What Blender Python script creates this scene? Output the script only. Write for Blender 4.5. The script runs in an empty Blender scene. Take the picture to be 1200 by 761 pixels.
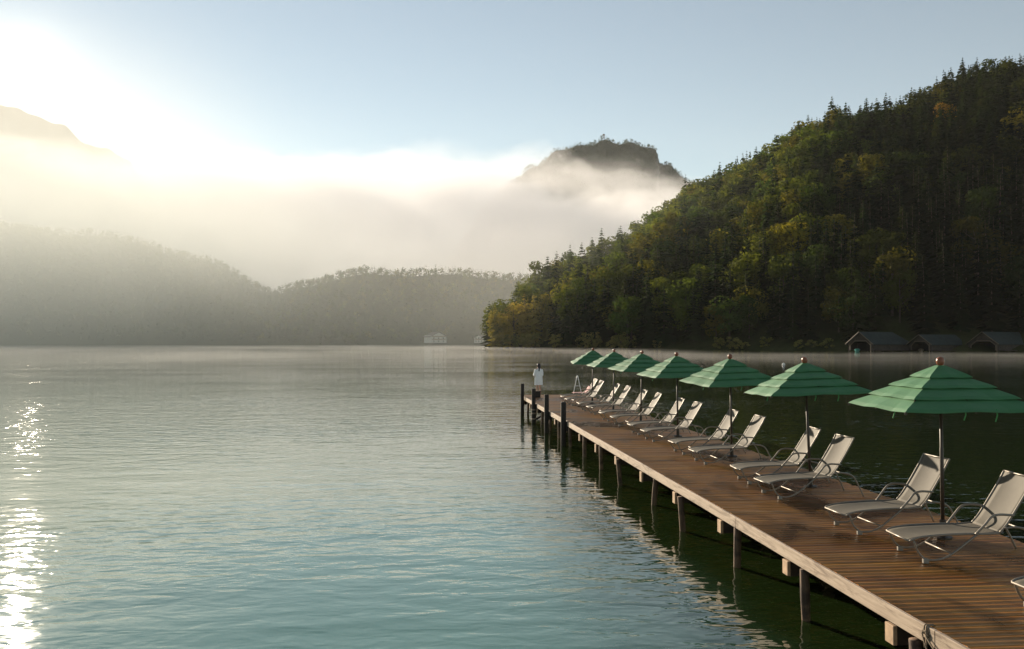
import bpy, bmesh, math, random
import numpy as np
from mathutils import Vector, Matrix, noise as mnoise

random.seed(7); RNG = np.random.default_rng(11)
S = bpy.context.scene
COL = S.collection
R = math.radians

# ------------------------------------------------------------------ view
FPX = 1030.0; HOR = 400.0; CAMZ = 3.8
YAW = math.atan(100 / FPX)
FW = (math.sin(YAW), math.cos(YAW)); RT = (math.cos(YAW), -math.sin(YAW))
def pos(px, Z):
    l = (px - 600) / FPX * Z
    return (Z * FW[0] + l * RT[0], Z * FW[1] + l * RT[1])
def hz(py, Z):
    return CAMZ + (HOR - py) / FPX * Z

cam = bpy.data.cameras.new("camera"); co = bpy.data.objects.new("camera", cam); COL.objects.link(co)
cam.sensor_width = 36; cam.lens = 36 * FPX / 1200; cam.clip_end = 9000; cam.clip_start = .1
co.location = (0, 0, CAMZ); co.rotation_euler = (R(90) + math.atan(19.5 / FPX), 0, -YAW)
S.camera = co

# ------------------------------------------------------------------ light
SUN_AZ = -YAW * 0 + math.atan((22 - 600) / FPX) + YAW      # clockwise from +Y
SUN_EL = math.atan(325 / math.hypot(FPX, 578))
w = bpy.data.worlds.new("World"); S.world = w; w.use_nodes = True
nt = w.node_tree; bg = nt.nodes["Background"]
sky = nt.nodes.new("ShaderNodeTexSky"); sky.sky_type = 'NISHITA'; sky.sun_disc = False
sky.sun_elevation = SUN_EL; sky.sun_rotation = SUN_AZ
sky.air_density = 1.0; sky.dust_density = 0.06; sky.ozone_density = 1.0; sky.altitude = 700
tint = nt.nodes.new("ShaderNodeMix"); tint.data_type = 'RGBA'; tint.blend_type = 'MULTIPLY'; tint.inputs[0].default_value = 1
hs = nt.nodes.new("ShaderNodeHueSaturation"); hs.inputs['Saturation'].default_value = .76; nt.links.new(sky.outputs[0], hs.inputs['Color'])
nt.links.new(hs.outputs[0], tint.inputs[6]); tint.inputs[7].default_value = (1.0, 1.0, .92, 1); nt.links.new(tint.outputs[2], bg.inputs[0]); bg.inputs[1].default_value = 0.05
sl = bpy.data.lights.new("sun", 'SUN'); so = bpy.data.objects.new("sun", sl); COL.objects.link(so)
sl.energy = 5.0; sl.angle = R(0.55); sl.color = (1.0, .85, .65)
sd = Vector((math.sin(SUN_AZ) * math.cos(SUN_EL), math.cos(SUN_AZ) * math.cos(SUN_EL), math.sin(SUN_EL)))
so.rotation_euler = sd.to_track_quat('Z', 'Y').to_euler()
S.view_settings.view_transform = 'Standard'; S.view_settings.look = 'None'
S.view_settings.gamma = 1; S.view_settings.use_curve_mapping = False
S.view_settings.exposure = 1.42
S.render.engine = 'CYCLES'
cy = S.cycles
cy.max_bounces = 12; cy.diffuse_bounces = 2; cy.glossy_bounces = 3; cy.transmission_bounces = 3; cy.transparent_max_bounces = 12
cy.volume_bounces = 8; cy.volume_max_steps = 256
cy.sample_clamp_indirect = 4; cy.sample_clamp_direct = 30
cy.use_denoising = True; cy.denoiser = 'OPENIMAGEDENOISE'; cy.denoising_input_passes = 'RGB_ALBEDO_NORMAL'

# ------------------------------------------------------------------ node helpers
class NT:
    def __init__(s, name):
        s.m = bpy.data.materials.new(name); s.m.use_nodes = True; s.t = s.m.node_tree
        s.p = s.t.nodes.get("Principled BSDF"); s.out = s.t.nodes.get("Material Output")
    def n(s, typ, **kw):
        x = s.t.nodes.new(typ)
        for k, v in kw.items():
            if k.startswith('i_'): x.inputs[k[2:].replace('_', ' ')].default_value = v
            else: setattr(x, k, v)
        return x
    def l(s, a, b): s.t.links.new(a, b)
    def set(s, **kw):
        for k, v in kw.items(): s.p.inputs[k.replace('_', ' ')].default_value = v
    def math(s, op, a, b=None, c=None, clamp=False):
        x = s.n("ShaderNodeMath", operation=op); x.use_clamp = clamp
        for i, v in enumerate((a, b, c)):
            if v is None: continue
            if isinstance(v, (int, float)): x.inputs[i].default_value = v
            else: s.l(v, x.inputs[i])
        return x.outputs[0]
    def mix(s, fac, a, b, blend='MIX'):
        x = s.n("ShaderNodeMix", data_type='RGBA', blend_type=blend)
        for i, v in ((0, fac), (6, a), (7, b)):
            if isinstance(v, (int, float)): x.inputs[i].default_value = v
            elif isinstance(v, tuple): x.inputs[i].default_value = (*v, 1) if len(v) == 3 else v
            else: s.l(v, x.inputs[i])
        return x.outputs[2]
    def noise(s, vec, scale, detail=3, rough=.5, dist=0):
        x = s.n("ShaderNodeTexNoise"); x.inputs['Scale'].default_value = scale; x.inputs['Detail'].default_value = detail
        x.inputs['Roughness'].default_value = rough; x.inputs['Distortion'].default_value = dist
        s.l(vec, x.inputs['Vector']); return x.outputs[0]
    def coord(s, scale=(1, 1, 1), rot=(0, 0, 0), which='Object', loc=(0, 0, 0)):
        c = s.n("ShaderNodeTexCoord"); m = s.n("ShaderNodeMapping")
        m.inputs['Scale'].default_value = scale; m.inputs['Rotation'].default_value = rot; m.inputs['Location'].default_value = loc
        s.l(c.outputs[which], m.inputs['Vector']); return m.outputs[0]
    def remap(s, v, a, b, c=0., d=1., smooth=False):
        x = s.n("ShaderNodeMapRange"); x.interpolation_type = 'SMOOTHSTEP' if smooth else 'LINEAR'
        for i, q in enumerate((v, a, b, c, d)):
            if isinstance(q, (int, float)): x.inputs[i].default_value = q
            else: s.l(q, x.inputs[i])
        return x.outputs[0]
    def bump(s, h, strength=.5, dist=.01):
        b = s.n("ShaderNodeBump"); b.inputs['Strength'].default_value = strength; b.inputs['Distance'].default_value = dist
        s.l(h, b.inputs['Height']); s.l(b.outputs[0], s.p.inputs['Normal']); return b

def simple(name, col, rough=.6, metal=0, var=.25, nscale=8, bump=0):
    k = NT(name); k.set(Roughness=rough, Metallic=metal)
    v = k.noise(k.coord(), nscale, 4, .6)
    f = k.remap(v, .3, .7, 1 - var, 1 + var)
    mul = k.n("ShaderNodeVectorMath", operation='SCALE'); mul.inputs[0].default_value = col
    k.l(f, mul.inputs['Scale']); k.l(mul.outputs[0], k.p.inputs['Base Color'])
    if bump: k.bump(v, .6, bump)
    return k.m

M = {}
# weathered deck planks
k = NT("deck_wood"); at = k.n("ShaderNodeAttribute", attribute_name="tint")
gr = k.noise(k.coord((1.2, 22, 22)), 1.0, 5, .6, .4)
pat = k.noise(k.coord((.55, .35, 1)), 1.0, 4, .65, .6)
c = k.mix(at.outputs['Fac'], (.40, .128, .013), (.70, .30, .047))
c = k.mix(k.remap(gr, .35, .7, 0, .45), c, (.09, .034, .012))
c = k.mix(k.remap(pat, .47, .64, 0, .8), c, (.05, .019, .008))
dry = k.noise(k.coord((.8, 2.5, 1), loc=(9, 4, 0)), 1.0, 5, .7)
c = k.mix(k.remap(dry, .56, .74, 0, .45), c, (.33, .24, .16))
k.l(c, k.p.inputs['Base Color']); k.l(k.remap(pat, (.45), .68, .40, .2), k.p.inputs['Roughness']); k.p.inputs['Specular IOR Level'].default_value = .42; k.bump(gr, .5, .004); M['deck'] = k.m
# pale grey sun bleached edge board
k = NT("fascia_wood")
gr = k.noise(k.coord((40, 1.5, 40)), 1.0, 5, .65, .5)
st = k.noise(k.coord((2, 1.3, 9)), 1.0, 5, .7, .8)
c = k.mix(k.remap(gr, .35, .7), (.43, .335, .25), (.28, .205, .145))
c = k.mix(k.remap(st, .5, .66, 0, .85), c, (.13, .085, .055))
k.l(c, k.p.inputs['Base Color']); k.set(Roughness=.75); k.bump(gr, .6, .006); M['fascia'] = k.m
k = NT("pile_bark")
gr = k.noise(k.coord((9, 9, 1.2)), 1.0, 5, .65, .4); st = k.noise(k.coord((3, 3, 5)), 1.0, 3, .6)
c = k.mix(k.remap(gr, .35, .7), (.085, .048, .028), (.24, .15, .09)); c = k.mix(k.remap(st, .5, .62, 0, .8), c, (.04, .025, .018))
k.l(c, k.p.inputs['Base Color']); k.set(Roughness=.85); k.bump(gr, .8, .02); M['pile'] = k.m
M['dark_wood'] = simple("dark_post_wood", (.028, .02, .015), .8, 0, .5, 12, .01)
M['under_wood'] = simple("beam_wood", (.05, .035, .025), .9, 0, .4, 6)
M['block_wood'] = simple("pale_block_wood", (.42, .28, .17), .8, 0, .3, 10)
# sling fabric
k = NT("sling_fabric")
wv = k.n("ShaderNodeTexChecker"); wv.inputs['Scale'].default_value = 260
k.l(k.coord(), wv.inputs['Vector'])
v = k.noise(k.coord(), 5, 3)
c = k.mix(k.remap(v, .3, .7), (.100, .084, .058), (.128, .110, .079))
c = k.mix(k.math('MULTIPLY', wv.outputs['Fac'], .12), c, (.17, .15, .12))
k.l(c, k.p.inputs['Base Color']); k.set(Roughness=.7); k.p.inputs['Sheen Weight'].default_value = .04
tr = k.n("ShaderNodeBsdfTranslucent"); tr.inputs[0].default_value = (.30, .25, .19, 1)
ms = k.n("ShaderNodeMixShader"); ms.inputs[0].default_value = .22
k.l(k.p.outputs[0], ms.inputs[1]); k.l(tr.outputs[0], ms.inputs[2]); k.l(ms.outputs[0], k.out.inputs['Surface']); M['sling'] = k.m
M['frame'] = simple("taupe_tube", (.24, .205, .165), .4, .25, .08, 4)
M['foot'] = simple("grey_foot_pad", (.26, .23, .19), .6, 0, .1, 4)
# umbrella cloth
k = NT("green_canvas")
v = k.noise(k.coord(), 3, 4, .6); fine = k.noise(k.coord((1, 1, 1)), 90, 2)
c = k.mix(k.remap(v, .3, .7), (.040, .155, .050), (.060, .20, .068))
c = k.mix(k.remap(fine, .4, .6, 0, .15), c, (.05, .2, .1))
k.l(c, k.p.inputs['Base Color']); k.set(Roughness=.55); k.p.inputs['Sheen Weight'].default_value = .05
tr = k.n("ShaderNodeBsdfTranslucent"); tr.inputs[0].default_value = (.04, .26, .08, 1)
ms = k.n("ShaderNodeMixShader"); ms.inputs[0].default_value = .1
k.l(k.p.outputs[0], ms.inputs[1]); k.l(tr.outputs[0], ms.inputs[2]); k.l(ms.outputs[0], k.out.inputs['Surface']); k.bump(v, .3, .02); M['canvas'] = k.m
M['pole'] = simple("dark_pole_wood", (.045, .03, .02), .45, 0, .3, 9)
M['rib'] = simple("rib_wood", (.06, .04, .025), .6, 0, .3, 9)
M['finial'] = simple("varnished_finial", (.22, .075, .035), .25, 0, .2, 9)
M['strap'] = simple("green_strap", (.05, .28, .07), .6, 0, .1)
M['skin'] = simple("skin", (.50, .29, .20), .5, 0, .06, 5)
M['hair'] = simple("dark_hair", (.025, .014, .009), .45, 0, .3, 30)
M['robe'] = simple("white_robe_cloth", (.90, .89, .87), .85, 0, .05, 14, .01)
M['towel'] = simple("pink_striped_towel", (.66, .40, .38), .9, 0, .25, 6, .01)
M['white'] = simple("white_paint", (.75, .74, .71), .4, 0, .04)
M['rope'] = simple("old_rope", (.20, .15, .10), .9, 0, .3, 20)
M['face'] = simple("eye_dark", (.03, .02, .02), .4)
M['lips'] = simple("lips", (.42, .16, .13), .5)
M['boat_roof'] = simple("patinated_metal_roof", (.018, .026, .023), .95, 0, .3, .5)
M['board_wall'] = simple("dark_board_wall", (.045, .033, .024), .85, 0, .35, .8)
M['pale_trim'] = simple("pale_timber_trim", (.11, .078, .05), .7, 0, .15, 1)
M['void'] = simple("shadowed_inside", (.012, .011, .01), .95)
M['boat_green'] = simple("turquoise_tarp", (.05, .30, .24), .6)
M['stucco'] = simple("white_stucco", (.66, .64, .60), .85, 0, .05, .5)
M['tile'] = simple("grey_brown_roof", (.07, .05, .04), .8, 0, .15, .8)
M['glass'] = simple("dark_window_glass", (.20, .19, .18), .12)
M['balcony'] = simple("brown_balcony", (.40, .32, .25), .8)
M['trunk'] = simple("tree_bark", (.075, .05, .035), .95, 0, .3, 1.5)

def leaf_mat(name, attr):
    k = NT(name)
    if attr:
        a = k.n("ShaderNodeAttribute", attribute_name="tint"); base = a.outputs['Color']
    else:
        a = k.n("ShaderNodeObjectInfo"); base = a.outputs['Color']
    v = k.noise(k.coord(which='Object'), .45, 3, .6)
    f = k.remap(v, .3, .72, .62, 1.35)
    sc = k.n("ShaderNodeVectorMath", operation='SCALE'); k.l(base, sc.inputs[0]); k.l(f, sc.inputs['Scale'])
    k.l(sc.outputs[0], k.p.inputs['Base Color']); k.set(Roughness=.9); k.p.inputs['Specular IOR Level'].default_value = .04
    tr = k.n("ShaderNodeBsdfTranslucent")
    tc = k.n("ShaderNodeVectorMath", operation='MULTIPLY'); k.l(sc.outputs[0], tc.inputs[0]); tc.inputs[1].default_value = (1.25, 1.22, .45)
    k.l(tc.outputs[0], tr.inputs[0])
    ms = k.n("ShaderNodeMixShader"); ms.inputs[0].default_value = .36
    k.l(k.p.outputs[0], ms.inputs[1]); k.l(tr.outputs[0], ms.inputs[2]); k.l(ms.outputs[0], k.out.inputs['Surface'])
    return k.m
M['leaf_obj'] = leaf_mat("foliage_single", False); M['leaf_attr'] = leaf_mat("foliage_mass", True)

k = NT("wooded_ground")
v = k.noise(k.coord(), .08, 5, .65)
k.l(k.mix(k.remap(v, .3, .7), (.022, .026, .009), (.05, .055, .02)), k.p.inputs['Base Color']); k.set(Roughness=1.0); k.p.inputs['Specular IOR Level'].default_value = 0
M['ground'] = k.m
k = NT("mountain_rock")
geo = k.n("ShaderNodeNewGeometry"); sx = k.n("ShaderNodeSeparateXYZ"); k.l(geo.outputs['Normal'], sx.inputs[0])
v = k.noise(k.coord(), .03, 6, .7)
steep = k.remap(k.math('ADD', sx.outputs[2], k.math('MULTIPLY', v, .3)), .45, .75)
k.l(k.mix(steep, (.17, .17, .16), (.03, .045, .028)), k.p.inputs['Base Color']); k.set(Roughness=1.0); k.bump(v, 1, 6)
M['rock'] = k.m

# ------------------------------------------------------------------ object helpers
def fast(name, V, F, mat, parent=None, tint=None, smooth=False):
    """V (n,3) array, F (m,k) array of faces with k corners each"""
    V = np.asarray(V, np.float32); F = np.asarray(F, np.int32); me = bpy.data.meshes.new(name)
    me.vertices.add(len(V)); me.vertices.foreach_set("co", V.ravel())
    kk = F.shape[1]; me.loops.add(F.size); me.loops.foreach_set("vertex_index", F.ravel())
    me.polygons.add(len(F)); me.polygons.foreach_set("loop_start", np.arange(0, F.size, kk, dtype=np.int32))
    me.polygons.foreach_set("loop_total", np.full(len(F), kk, np.int32))
    if smooth: me.polygons.foreach_set("use_smooth", np.ones(len(F), bool))
    if tint is not None:
        a = me.color_attributes.new("tint", 'FLOAT_COLOR', 'POINT')
        a.data.foreach_set("color", np.hstack([tint, np.ones((len(tint), 1))]).astype(np.float32).ravel())
    me.update(); me.validate(); me.materials.append(mat)
    o = bpy.data.objects.new(name, me); COL.objects.link(o)
    if parent: o.parent = parent
    return o
def obj(name, bm, mat, parent=None, smooth=False):
    me = bpy.data.meshes.new(name); bmesh.ops.recalc_face_normals(bm, faces=bm.faces); bm.to_mesh(me); bm.free()
    if smooth:
        for p in me.polygons: p.use_smooth = True
    me.materials.append(mat); o = bpy.data.objects.new(name, me); COL.objects.link(o)
    if parent: o.parent = parent
    return o
def tag(o, label=None, cat=None, group=None, kind=None):
    if label: o['label'] = label
    if cat: o['category'] = cat
    if group: o['group'] = group
    if kind: o['kind'] = kind
    return o
def thing(name, loc, label, cat, group=None, rz=0):
    o = bpy.data.objects.new(name, None); COL.objects.link(o); o.location = loc; o.rotation_euler = (0, 0, rz)
    o.empty_display_size = .2
    return tag(o, label, cat, group)
def dup(o, parent=None):
    c = o.copy(); COL.objects.link(c)
    if parent: c.parent = parent
    for ch in list(o.children): dup(ch, c)
    return c
def box(bm, x0, x1, y0, y1, z0, z1, bev=0, mtx=None):
    vs = [bm.verts.new((x, y, z)) for x in (x0, x1) for y in (y0, y1) for z in (z0, z1)]
    fs = [(0, 1, 3, 2), (4, 6, 7, 5), (0, 4, 5, 1), (2, 3, 7, 6), (0, 2, 6, 4), (1, 5, 7, 3)]
    faces = [bm.faces.new([vs[i] for i in f]) for f in fs]
    if mtx: bmesh.ops.transform(bm, matrix=mtx, verts=vs)
    if bev:
        es = list({e for f in faces for e in f.edges})
        bmesh.ops.bevel(bm, geom=es, offset=bev, segments=1, affect='EDGES', profile=.5)
def catmull(pts, n=6):
    P = [Vector(p) for p in pts]; P = [2 * P[0] - P[1]] + P + [2 * P[-1] - P[-2]]; out = []
    for i in range(1, len(P) - 2):
        for j in range(n):
            t = j / n; a, b, c_, d = P[i - 1], P[i], P[i + 1], P[i + 2]
            out.append(.5 * ((2 * b) + (c_ - a) * t + (2 * a - 5 * b + 4 * c_ - d) * t * t + (3 * b - 3 * c_ + d - a) * t ** 3))
    out.append(P[-2]); return out
def tube(bm, pts, r, seg=8, caps=True):
    pts = [Vector(p) for p in pts]; rings = []; rr = r if isinstance(r, (list, tuple)) else [r] * len(pts)
    up = None
    for i, p in enumerate(pts):
        t = (pts[min(i + 1, len(pts) - 1)] - pts[max(i - 1, 0)]).normalized()
        if up is None: up = Vector((0, 0, 1)) if abs(t.z) < .9 else Vector((1, 0, 0))
        s = t.cross(up)
        if s.length < 1e-4: s = t.cross(Vector((0, 1, .01)))
        s.normalize(); up = s.cross(t).normalized()
        rings.append([bm.verts.new(p + rr[i] * (math.cos(2 * math.pi * q / seg) * s + math.sin(2 * math.pi * q / seg) * up)) for q in range(seg)])
    for a, b in zip(rings, rings[1:]):
        for q in range(seg): bm.faces.new((a[q], a[(q + 1) % seg], b[(q + 1) % seg], b[q]))
    if caps: bm.faces.new(rings[0][::-1]); bm.faces.new(rings[-1])
def lathe(bm, prof, seg=12, cx=0, cy=0):
    rings = [[bm.verts.new((cx + r * math.cos(2 * math.pi * q / seg), cy + r * math.sin(2 * math.pi * q / seg), z)) for q in range(seg)] for r, z in prof]
    for a, b in zip(rings, rings[1:]):
        for q in range(seg): bm.faces.new((a[q], a[(q + 1) % seg], b[(q + 1) % seg], b[q]))
    bm.faces.new(rings[0][::-1]); bm.faces.new(rings[-1])

# ------------------------------------------------------------------ water
k = NT("lake_water")
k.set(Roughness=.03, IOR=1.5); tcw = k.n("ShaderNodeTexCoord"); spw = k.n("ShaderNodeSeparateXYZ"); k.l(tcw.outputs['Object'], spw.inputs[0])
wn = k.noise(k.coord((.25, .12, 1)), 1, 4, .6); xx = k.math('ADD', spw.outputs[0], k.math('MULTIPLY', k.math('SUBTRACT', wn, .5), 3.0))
off_pier_shade = k.math('MULTIPLY', k.remap(xx, 4.6, .5, 0, 1, True), k.remap(spw.outputs[1], 20, 120, 1, .3, True))  # pier's reflection and shade painted dark into the water colour; turquoise away from it
k.l(k.mix(off_pier_shade, (.011, .021, .005), (.075, .18, .145)), k.p.inputs['Base Color'])
k.p.inputs['Specular IOR Level'].default_value = .5
wz = R(14)
n0 = k.noise(k.coord((.045, .07, 1), (0, 0, wz)), 1, 2, .5)                       # calm and ruffled patches
n1 = k.noise(k.coord((.33, .75, 1), (0, 0, wz)), 1, 2, .45, .3)
n2 = k.noise(k.coord((1.35, 2.6, 1), (0, 0, wz + .25), loc=(3, 1, 0)), 1, 2, .5, .4)
n3 = k.noise(k.coord((3.0, 5.2, 1), (0, 0, wz - .2), loc=(7, 2, 0)), 1, 2, .5)
ruf = k.remap(n0, .38, .62, .3, 1.0)
h = k.math('MULTIPLY', n1, .38)
h = k.math('ADD', h, k.math('MULTIPLY', k.math('MULTIPLY', n2, .52), ruf))
h = k.math('ADD', h, k.math('MULTIPLY', k.math('MULTIPLY', n3, .12), ruf))
k.bump(h, 1.0, .070)
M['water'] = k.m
bm = bmesh.new()
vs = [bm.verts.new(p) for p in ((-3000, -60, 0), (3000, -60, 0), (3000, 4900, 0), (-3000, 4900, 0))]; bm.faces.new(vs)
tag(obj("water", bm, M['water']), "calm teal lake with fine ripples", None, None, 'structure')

# ------------------------------------------------------------------ terrain
def make_profile(rows, canopy):
    """rows: (px, silhouette py, shore depth, crest depth); the ground lies one canopy below the silhouette"""
    a = np.array(rows, float)
    return dict(px=a[:, 0], z0=a[:, 2], z1=a[:, 3], hc=np.maximum(CAMZ + (HOR - a[:, 1]) / FPX * a[:, 3] - canopy, .2))
def to_view(X, Y):
    Z = X * FW[0] + Y * FW[1]; return 600 + FPX * (X * RT[0] + Y * RT[1]) / Z, Z
def ground(pf, X, Y, amp=3.0, freq=.02):
    px, Z = to_view(X, Y)
    z0 = np.interp(px, pf['px'], pf['z0']); z1 = np.interp(px, pf['px'], pf['z1']); hc = np.interp(px, pf['px'], pf['hc'])
    t = (Z - z0) / (z1 - z0)
    up = np.where(t < 1, np.sin(np.clip(t, -.1, 1) * math.pi / 2) ** 1 * .55 + np.clip(t, -.1, 1) * .45, 1 - (t - 1) * .5)
    nz = np.sin(X * freq * 2.1 + 1.3 * np.sin(Y * freq)) * np.cos(Y * freq * 1.7 + np.sin(X * freq * 1.3)) \
        + .5 * np.sin(X * freq * 4.7 + Y * freq * 3.1)
    if amp < 4 and freq == .02:                                    # spurs and gullies running down the near hill
        u = X * RT[0] + Y * RT[1]; nz = (.6 * nz + 1.0 * np.sin(u * .062 - Z * .030 + .8 * np.sin(Z * .02)) + .7 * np.sin(u * .12 + Z * .02)) * np.clip(hc / 25, 0, 1)
    return hc * up - .4 + nz * amp * np.clip(t * 3, 0, 1), t, px
def hill(name, pf, label, mat, n=90, rows=40, amp=3.0, freq=.02, back=1.8):
    P = np.linspace(pf['px'][0], pf['px'][-1], n); V = []
    for px in P:
        z0 = np.interp(px, pf['px'], pf['z0']); z1 = np.interp(px, pf['px'], pf['z1'])
        for t in np.linspace(-.06, back, rows):
            x, y = pos(px, z0 + t * (z1 - z0)); V.append((x, y, 0))
    V = np.array(V); V[:, 2] = ground(pf, V[:, 0], V[:, 1], amp, freq)[0]; V[:, 2] = np.maximum(V[:, 2], -.9)
    i, j = np.meshgrid(np.arange(n - 1), np.arange(rows - 1), indexing='ij'); a = (i * rows + j).ravel()
    F = np.stack([a, a + rows, a + rows + 1, a + 1], 1)
    o = fast(name, V, F, mat, smooth=True); tag(o, label, None, None, 'structure'); return o

NEAR = make_profile([(563, 404, 505, 520), (572, 392, 500, 525), (582, 372, 495, 533), (600, 348, 485, 545), (640, 306, 468, 575), (700, 275, 440, 600), (760, 249, 415, 620),
    (820, 214, 395, 640), (860, 189, 382, 648), (900, 165, 370, 655), (950, 143, 352, 660), (1000, 126, 338, 668), (1050, 112, 330, 675), (1100, 96, 324, 680),
    (1150, 80, 320, 684), (1200, 66, 318, 690), (1300, 44, 318, 700), (1450, 20, 318, 710)], 28)
hill("hill", NEAR, "steep wooded hill rising from the far shore", M['ground'], 110, 44)
MID = make_profile([(150, 372, 745, 900), (240, 356, 750, 930), (300, 343, 760, 960), (340, 330, 770, 980), (380, 319, 775, 1000), (430, 311, 780, 1010), (480, 311, 780, 1010), (540, 314, 780, 1010),
    (600, 313, 780, 1010), (640, 317, 780, 1010), (700, 326, 780, 1010), (800, 330, 780, 1010), (950, 320, 780, 1010)], 11)
hill("hills", MID, "low wooded hill across the lake", M['ground'], 70, 26, 3, .014)
LEFT = make_profile([(-260, 235, 690, 1080), (-100, 245, 700, 1080), (0, 255, 710, 1080), (100, 264, 720, 1090), (180, 280, 730, 1090), (260, 303, 735, 1080), (320, 335, 740, 1050), (380, 368, 745, 980), (430, 392, 750, 850)], 11)
hill("slope", LEFT, "hazy wooded slope dropping to the lake on the sunny side", M['ground'], 60, 26, 4, .012)
ROCK = make_profile([(p_, y_, a_ * 1.6, b_ * 1.6) for p_, y_, a_, b_ in [(470, 398, 1500, 1800), (500, 360, 1500, 1800), (540, 280, 1500, 1800), (575, 230, 1500, 1800), (605, 207, 1500, 1790), (625, 192, 1500, 1780), (645, 178, 1500, 1775), (670, 168, 1500, 1770), (700, 164, 1500, 1770), (735, 164, 1500, 1770),
    (762, 168, 1500, 1770), (770, 171, 1500, 1770), (774, 189, 1505, 1770), (784, 188, 1510, 1770), (800, 203, 1515, 1770), (825, 222, 1520, 1780), (870, 250, 1530, 1790)]], 7)
hill("mountain", ROCK, "flat topped wooded rock mountain standing out of the fog", M['rock'], 160, 44, 8, .019, 1.5)
LMT = make_profile([(p_, y_, a_ * 1.45, b_ * 1.45) for p_, y_, a_, b_ in [(-240, 60, 2050, 2700), (-120, 88, 2050, 2700), (-40, 106, 2050, 2700), (0, 118, 2050, 2700), (30, 130, 2050, 2700), (55, 137, 2050, 2700), (75, 146, 2050, 2700), (95, 166, 2050, 2700), (125, 172, 2050, 2700),
    (150, 188, 2050, 2700), (162, 204, 2050, 2700), (176, 240, 2050, 2700), (195, 300, 2080, 2700), (215, 398, 2100, 2700)]], 3)
hill("mountains", LMT, "sunlit misty mountain shoulder under the sun", M['rock'], 120, 40, 8, .014, 1.5)
# ground under everything, reaching the horizon
bm = bmesh.new(); vs = [bm.verts.new(p) for p in ((-3000, -60, -1), (3000, -60, -1), (3000, 4900, -1), (-3000, 4900, -1))]; bm.faces.new(vs)
tag(obj("lake_bed", bm, M['ground']), "dark lake bed under the water", None, None, 'structure')

# ------------------------------------------------------------------ trees
def quads(c, n, s, asp, rng):
    """leaf cards: centres c, facing n, half sizes s"""
    n = n / np.linalg.norm(n, axis=1, keepdims=True)
    a = np.cross(n, rng.normal(size=n.shape)); a /= np.linalg.norm(a, axis=1, keepdims=True) + 1e-9; b = np.cross(n, a)
    s = s[:, None]
    V = np.stack([c - a * s, c - b * s * asp, c + a * s, c + b * s * asp], 1).reshape(-1, 3)
    return V, np.arange(len(V)).reshape(-1, 4)
def conifer(rng, levels, br, R_=.17, base=.06, ragged=.42):
    """height 1; layered drooping boughs"""
    V = []
    for L in range(levels):
        z = base + (1 - base) * (L + rng.uniform(-.7, .7)) / levels
        r0 = R_ * (1 - z) ** .8 + .006
        nb = max(4, int(br * (.55 + .45 * (1 - z))))
        for q in range(nb):
            a = 2 * math.pi * (q + rng.uniform(-.4, .4)) / nb + L * 1.3; r = r0 * rng.uniform(1 - ragged, 1 + ragged)
            d = np.array((math.cos(a), math.sin(a), 0)); sdir = np.array((-math.sin(a), math.cos(a), 0)); up = np.array((0, 0, 1.))
            w_ = r * rng.uniform(.5, .8); dr = rng.uniform(.15, .5)
            p0 = up * (z + .012); p1 = d * r * .6 + sdir * w_ * .5 + up * (z - r * dr * .5); p2 = d * r + up * (z - r * dr); p3 = d * r * .6 - sdir * w_ * .5 + up * (z - r * dr * .7 - .006)
            V += [p0, p1, p2, p3]
    V += [(-.006, 0, .93), (.006, 0, .93), (0, 0, 1.0), (0, .006, .93)]
    V = np.array(V); return V, np.arange(len(V)).reshape(-1, 4)
def broadleaf(rng, lobes, per, size=.045, wide=.26, base=.18):
    C = []; N = []
    for L in range(lobes):
        z = base + .1 + (.80 - base) * (L + rng.uniform(0, 1)) / lobes
        rr = wide * math.sqrt(max(.05, 1 - ((z - .52) / .5) ** 2)) * rng.uniform(.45, .85); a = rng.uniform(0, 6.28)
        cen = np.array((rr * math.cos(a), rr * math.sin(a), z)); lr = rng.uniform(.11, .18)
        n = rng.normal(size=(per, 3)); n[:, 2] = n[:, 2] * .8 + .25; n /= np.linalg.norm(n, axis=1, keepdims=True)
        rad = lr * rng.uniform(.78, 1.08, (per, 1))
        C.append(cen + n * rad * np.array((1.1, 1.1, .85))); N.append(n + rng.normal(size=n.shape) * .32)
    C = np.vstack(C); N = np.vstack(N)
    C[:, 2] = np.clip(C[:, 2], base * .8, 1.0)
    return quads(C, N, size * rng.uniform(.6, 1.3, len(C)), .62, rng)
def trunk_mesh(rng, h, r, limbs):
    bm = bmesh.new()
    tube(bm, [(0, 0, -.04), (rng.uniform(-.01, .01), 0, h * .5), (0, rng.uniform(-.015, .015), h)], [r, r * .7, r * .2], 6)
    for q in range(limbs):
        a = rng.uniform(0, 6.28); z = h * rng.uniform(.35, .8); l = rng.uniform(.1, .2)
        tube(bm, [(0, 0, z), (l * .6 * math.cos(a), l * .6 * math.sin(a), z + l * .5), (l * math.cos(a), l * math.sin(a), z + l)], [r * .45, r * .3, r * .1], 5)
    me = bpy.data.meshes.new("trunk"); bm.to_mesh(me); bm.free(); me.materials.append(M['trunk']); return me
def crown_mesh(VF):
    o = fast("crown", VF[0], VF[1], M['leaf_obj']); me = o.data; bpy.data.objects.remove(o); return me
rg = np.random.default_rng(5)
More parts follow.
